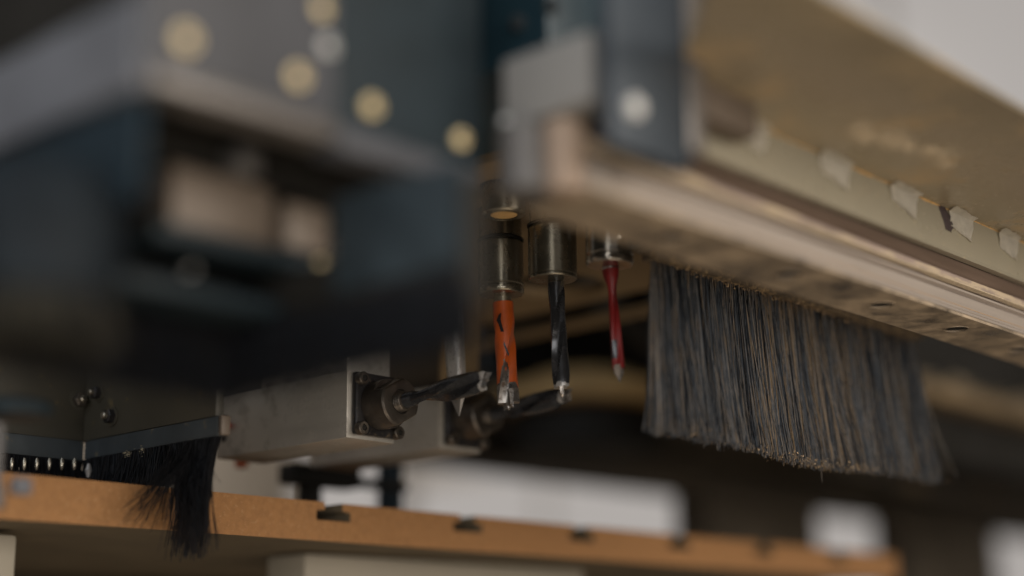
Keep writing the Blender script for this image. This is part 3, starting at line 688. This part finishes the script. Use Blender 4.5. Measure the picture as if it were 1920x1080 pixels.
# ================================================================== LEFT FOREGROUND HOUSING
HY = 0.312
ho = thing('drill_head_housing', (0.27, 0.33, 0.2), 'large blurred grey machine housing with brass screws, in the left foreground', 'machine housing')
box('front_plate', 0.2085, 0.2722, HY, HY+0.010, 0.1515, 0.30, M['grey'], ho, 0.0012)
box('front_lip', 0.2110, 0.2722, HY-0.0012, HY+0.012, 0.1455, 0.1512, M['mauve'], ho, 0.0016)
box('front_plate', 0.2726, 0.3335, HY+0.001, HY+0.012, 0.1520, 0.30, M['greyd'], ho, 0.0012)
box('front_lip', 0.2730, 0.3330, HY-0.0005, HY+0.012, 0.1438, 0.1517, M['grey'], ho, 0.0016)
box('side_panel', 0.2070, 0.2115, HY+0.0015, 0.47, 0.1445, 0.1705, M['greyl'], ho, 0.0012)
box('upper_body', 0.2120, 0.3330, HY+0.0125, 0.55, 0.1710, 0.34, M['dark'], ho, 0.0015)
box('core', 0.2120, 0.3330, 0.352, 0.47, 0.1440, 0.1705, M['dark'], ho, 0.0015)
for (px, py, m_, r_) in ((345,75,'brass',.0029),(555,145,'brass',.0027),(695,200,'brass',.0027),(862,262,'brass',.0026),(600,18,'brass',.0024),(612,88,'zinc',.0024)):
    p = on(px, py, 1, HY+0.0008)
    s_ = lathe('screw_head', Vector((p.x, HY+0.0008, p.z)), (0,-1,0), [(-0.0006, r_), (0.0012, r_), (0.0018, r_*0.75)], M[m_], ho, 24)
    lathe('hex_socket', Vector((p.x, HY-0.00102, p.z)), (0,-1,0), [(0, r_*.35), (0.0003, r_*.35)], M['dark'], s_, 6)
# lower body
lb = thing('lower_motor_body', (0.25, 0.36, 0.11), 'dark blue grey motor body under the blurred housing, far left', 'motor')
box('casing', 0.2100, 0.2122, HY+0.0022, 0.45, 0.1160, 0.1436, M['navy'], lb, 0.001)
lathe('motor_barrel', (0.2235, 0.372, 0.0995), (0,0,1), [(0, 0.012), (0.002, 0.014), (0.0092, 0.014)], M['dark'], lb, 40)
ib = thing('inner_casting', (0.27, 0.36, 0.12), 'beige inner casting framed by black recesses in the left foreground', 'casting')
box('block', 0.2450, 0.2815, 0.3500, 0.372, 0.1235, 0.1425, M['mask'], ib, 0.002)
box('block', 0.2850, 0.3020, 0.3480, 0.372, 0.1245, 0.1395, M['mask'], ib, 0.002)
box('neck', 0.2640, 0.2720, 0.3440, 0.372, 0.1427, 0.1515, M['shade'], ib, 0.0015)
box('ledge', 0.2380, 0.3050, 0.3470, 0.3735, 0.1185, 0.1232, M['greyd'], ib, 0.0012)
box('ledge', 0.2240, 0.2860, 0.3500, 0.3738, 0.1035, 0.1082, M['greyd'], ib, 0.0012)
box('back_plate', 0.2330, 0.3060, 0.3740, 0.3780, 0.1030, 0.1430, M['dark'], ib, 0.0008)
for px, py, r_, m_ in ((600, 493, .0012, 'brass'), (358, 508, .0006, 'zinc')):
    lathe('screw_head', on(px, py, 1, 0.3465), (0,-1,0), [(-0.002, r_), (0.0008, r_), (0.0012, r_*.7)], M[m_], ib, 20)
sb = thing('side_cover', (0.287, 0.30, 0.12), 'smooth blue grey cover hanging below the brass screws, left of the drills', 'cover')
box('cover_panel', 0.2870, 0.2905, 0.2787, 0.3300, 0.1070, 0.1365, mat('slate_cover', (0.034, 0.047, 0.056), 0.6, 0, 0.3, 40, spec=0.2), sb, 0.0016)
box('cover_end', 0.2872, 0.2960, 0.2760, 0.2784, 0.0960, 0.1320, M['dark'], sb, 0.0014)

# ================================================================== BRISTLE SKIRTS
def curtain(name, parent, a, b, zt, zb, n, r, mats, thick=0.004, sway=0.0018, seed=1, jit=0.0015):
    rq = random.Random(seed); bm = bmesh.new(); a = Vector(a); b = Vector(b); dn = (b-a).normalized(); nr = Vector((-dn.y, dn.x, 0))
    for i in range(n):
        s = rq.random(); p0 = a.lerp(b, s)+nr*rq.uniform(-thick/2, thick/2); p0.z = zt
        p2 = p0 + dn*rq.gauss(0, sway)+nr*rq.gauss(0, sway); p2.z = zb+rq.gauss(0, jit)
        p1 = (p0+p2)/2 + nr*rq.gauss(0, sway*.3)
        bristle(bm, p0, p1, p2, r*rq.uniform(.8, 1.2), rq.randrange(len(mats)), 3)
    o = finish(name, bm, mats, parent, smooth=False); o['kind'] = 'stuff'; return o
sk = thing('brush_skirt', (0.287, 0.374, 0.105), 'black bristle skirt hanging under the left foreground housing', 'brush skirt')
curtain('bristles', sk, (0.195, 0.3755, 0), (0.2885, 0.3755, 0), 0.1045, 0.0835, 1500, 0.00045, [M['brblack'], M['brnavy']], seed=2)
curtain('bristles', sk, (0.2892, 0.3755, 0), (0.2892, 0.2765, 0), 0.1045, 0.0862, 1700, 0.00045, [M['brblack'], M['brnavy']], seed=3)
box('rubber_backing', 0.195, 0.2885, 0.3742, 0.3768, 0.0862, 0.1028, M['dark'], sk, 0.0003)
box('rubber_backing', 0.2880, 0.2904, 0.2770, 0.3738, 0.0885, 0.1066, M['dark'], sk, 0.0003)
# black mass above the skirt: the flange that holds it
box('skirt_holder', 0.2885, 0.2945, 0.3302, 0.3738, 0.1070, 0.1180, M['dark'], sk, 0.0008)

rs = thing('inner_brush_guard', (0.387, 0.57, 0.1), 'dim corner guard with blue grey strips and black bristles resting on the brown board', 'brush guard')
CX, CYY = 0.3872, 0.6140
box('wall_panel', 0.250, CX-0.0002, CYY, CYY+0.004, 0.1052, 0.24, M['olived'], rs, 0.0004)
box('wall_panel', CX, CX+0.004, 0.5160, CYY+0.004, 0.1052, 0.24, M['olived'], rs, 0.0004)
box('strip', 0.250, CX-0.0003, CYY-0.0012, CYY+0.004, 0.0960, 0.1050, M['strip'], rs, 0.0005)
box('strip', CX-0.0001, CX+0.0045, 0.5145, CYY-0.0014, 0.0968, 0.1050, M['strip'], rs, 0.0005)
box('strip_end', CX+0.0002, CX+0.0048, 0.5120, 0.5143, 0.0970, 0.1052, M['mask'], rs, 0.0006)
curtain('bristles', rs, (0.33, CYY+0.001, 0), (CX, CYY+0.001, 0), 0.0962, 0.0800, 700, 0.0003, [M['brblack'], M['brnavy']], thick=.003, seed=5, jit=.0004)
curtain('bristles', rs, (CX+0.002, CYY, 0), (CX+0.002, 0.552, 0), 0.0968, 0.0800, 900, 0.0003, [M['brblack'], M['brnavy']], thick=.004, seed=6, jit=.0004, sway=.002)
rq = random.Random(21); bm = bmesh.new()
for i in range(400):
    y0 = rq.uniform(0.5155, 0.5485) ; f_ = (0.5485-y0)/0.033
    p0 = Vector((CX+0.002+rq.uniform(-.002, .002), y0, 0.0970))
    bunch = rq.choice((-0.007, -0.0015, 0.006)); out = abs(rq.gauss(0, 0.006))
    zb = rq.uniform(0.047, 0.058) if rq.random() < .75 else rq.uniform(.068, .078)
    p2 = Vector((p0.x - out*0.8 + bunch*0.5, min(y0, 0.546) + 0.5*(0.5250-y0)+bunch*1.4+rq.gauss(0, .0022), zb))
    p1 = Vector((p0.x - out*0.1, y0*0.6+0.532*0.4, 0.084))
    bristle(bm, p0, p1, p2, 0.00020*rq.uniform(.8, 1.3), rq.randrange(2), 5)
for i in range(130):   # splayed strays
    y0 = rq.uniform(0.530, 0.549); p0 = Vector((CX+rq.uniform(0, .003), y0, 0.0968))
    p2 = Vector((p0.x-rq.uniform(0.004, 0.036), min(0.5475, y0)-rq.uniform(0.001, 0.018), rq.uniform(0.058, 0.078)))
    p1 = Vector((p0.x-rq.uniform(.002, .006), y0-.002, 0.0835))
    bristle(bm, p0, p1, p2, 0.0002, 0, 6)
finish('splayed_bristles', bm, [M['brblack'], M['brnavy']], rs, smooth=False)['kind'] = 'stuff'
for i in range(6):
    px = 22+23.5*i; p = on(px, 870, 1, CYY-0.004)
    lathe('clip', p, (0,0,1), [(-0.0028, 0.0004), (-0.0014, 0.0009), (0.0010, 0.0010), (0.0026, 0.0005)], M['steel'], rs, 12)
lathe('clip', on(166, 882, 0, CX-0.0012), (0,0,1), [(-0.0032, 0.0008), (0, 0.0017), (0.0030, 0.0006)], M['bitsteel'], rs, 14)
for (px, py, r_, m_) in ((186, 737, .0030, 'black'), (211, 781, .0033, 'black'), (158, 752, .0034, 'brown')):
    p = on(px, py, 0, CX-0.0001)
    if px == 158: p = Vector((CX-0.004, CYY-0.0001, on(158, 752, 1, CYY).z)); dd = (0,-1,0)
    else: dd = (-1,0,0)
    lathe('washer', p, dd, [(0, r_*1.35), (0.0006, r_*1.35)], M['olived'], rs, 28)
    s_ = lathe('bolt', p+Vector(dd)*0.0006, dd, [(0, r_), (0.0026, r_), (0.0031, r_*.8)], M[m_], rs, 6)
    lathe('thread_end', p+Vector(dd)*0.0036, dd, [(0, r_*.5), (0.0016, r_*.5), (0.002, r_*.35)], M['steel'], s_, 20)
bm = bmesh.new(); rd = random.Random(8)
for k in range(60):
    crumb(bm, on(240+rd.gauss(0, 4) if k % 3 else 264+rd.gauss(0, 5), 851+rd.gauss(0, 3) if k % 3 else 845+rd.gauss(0,4), 0, CX-0.002), rd.uniform(0.0004, 0.0009))
finish('sawdust_clump', bm, mat('pale_fluff', (0.5, 0.45, 0.33), 0.9), rs, smooth=False)
# air fitting between guard and nearer unit
af = thing('air_fitting', (0.41, 0.54, 0.1), 'small dark air fitting with a red ring beside the nearer metal unit', 'fitting')
p = on(424, 806, 1, 0.585)
lathe('fitting_body', p, (0,0,1), [(-0.006, 0.0018), (-0.004, 0.0026), (0.002, 0.0030), (0.006, 0.0030), (0.0068, 0.002)], M['black'], af, 20)
lathe('red_ring', p+Vector((-0.0045, -0.004, 0.0015)), (1, 0.3, 0), [(0, 0.0012), (0.003, 0.0018), (0.0045, 0.0018)], M['redp'], af, 20)

# ================================================================== FOREGROUND CLAMP AT THE LEFT EDGE
fc = thing('suction_clamp', pt(-20, 900, 0.55), 'blurred grey disc clamp on a thin post at the left edge', 'clamp')
pc = pt(28, 768, 0.55)
lathe('disc', pc, (0.0, 0.0, 1), [(-0.003, 0.008), (-0.0025, 0.0125), (0.0015, 0.0135), (0.0030, 0.011)], M['greyd'], fc, 40)
lathe('post', pt(0, 775, 0.55)-Vector((0,0,0.0035)), (0,0,-1), [(0, 0.0022), (0.022, 0.0022), (0.0225, 0.0036), (0.030, 0.0036), (0.0305, 0.002)], M['shade'], fc, 20)
pw = pt(34, 912, 0.55)
box('white_tab', pw.x-0.003, pw.x+0.004, pw.y-0.003, pw.y+0.001, pw.z-0.003, pw.z+0.003, M['greyl'], fc, 0.0008)

# ================================================================== HOSES AND CABLES IN THE BACKGROUND
def tube(name, pts_, r_, m, parent=None, n=10, sub=8):
    P_ = [Vector(p) for p in pts_]; out = []
    for i in range(len(P_)-1):
        a = P_[max(0, i-1)]; b = P_[i]; c = P_[i+1]; d = P_[min(len(P_)-1, i+2)]
        for k in range(sub):
            t = k/sub; out.append(0.5*((2*b)+(c-a)*t+(2*a-5*b+4*c-d)*t*t+(3*b-a-3*c+d)*t**3))
    out.append(P_[-1]); bm = bmesh.new(); prev = None
    for i, p in enumerate(out):
        d = (out[min(i+1, len(out)-1)]-out[max(i-1, 0)]); u, v, d = basis(d)
        ring = [bm.verts.new(p+(u*math.cos(2*PI*k/n)+v*math.sin(2*PI*k/n))*r_) for k in range(n)]
        if prev:
            for k in range(n): bm.faces.new((prev[k], prev[(k+1)%n], ring[(k+1)%n], ring[k]))
        prev = ring
    return finish(name, bm, m, parent)
tag(tube('air_hose', [(0.95, 0.80, 0.40), (0.98, 0.78, 0.30), (1.10, 0.76, 0.245), (1.30, 0.76, 0.20), (1.60, 0.78, 0.19), (1.95, 0.80, 0.23), (2.2, 0.82, 0.38)], 0.011, mat('dusty_black_hose', (0.05, 0.045, 0.04), 0.5, 0, 0.2, 20, dust=((0.2, 0.15, 0.09), 0.58, 30, 0.1))), 'thick dusty black hose sagging behind the brush on the right', 'hose')
tag(tube('cable', [(0.80, 0.85, 0.40), (0.86, 0.83, 0.27), (0.95, 0.84, 0.215), (1.2, 0.85, 0.21), (1.3, 0.87, 0.24)], 0.005, M['bracket']), 'thin blue grey cable behind the horizontal bits', 'cable')

# ================================================================== ROUND DUST BRUSH AT THE FAR LEFT
pr = pt(70, 455, 0.385)
db = thing('round_dust_brush', pr, 'rounded blue black dust brush, heavily blurred at the far left edge', 'dust brush')
lathe('hood', pr+Vector((0, 0, 0.018)), (0,0,-1), [(0, 0.012), (0.003, 0.0175), (0.010, 0.0205), (0.024, 0.0215), (0.032, 0.0205), (0.036, 0.017)], mat('soot_blue_hood', (0.010, 0.014, 0.018), 0.6, 0, 0.4, 60, spec=0.15), db, 48)
bm = bmesh.new(); rq = random.Random(31)
for k in range(900):
    a = rq.uniform(0, 2*PI); q = rq.uniform(0.0150, 0.0195)
    p0 = pr+Vector((q*math.cos(a), q*math.sin(a), -0.0155)); p2 = pr+Vector(((q+.002)*math.cos(a)+rq.gauss(0, .001), (q+.002)*math.sin(a)+rq.gauss(0, .001), -0.0255+rq.gauss(0, .001)))
    bristle(bm, p0, (p0+p2)/2, p2, 0.0003, rq.randrange(2), 2)
finish('bristles', bm, [M['brblack'], mat('bristle_olive', (0.075, 0.068, 0.050), 0.6)], db, smooth=False)['kind'] = 'stuff'
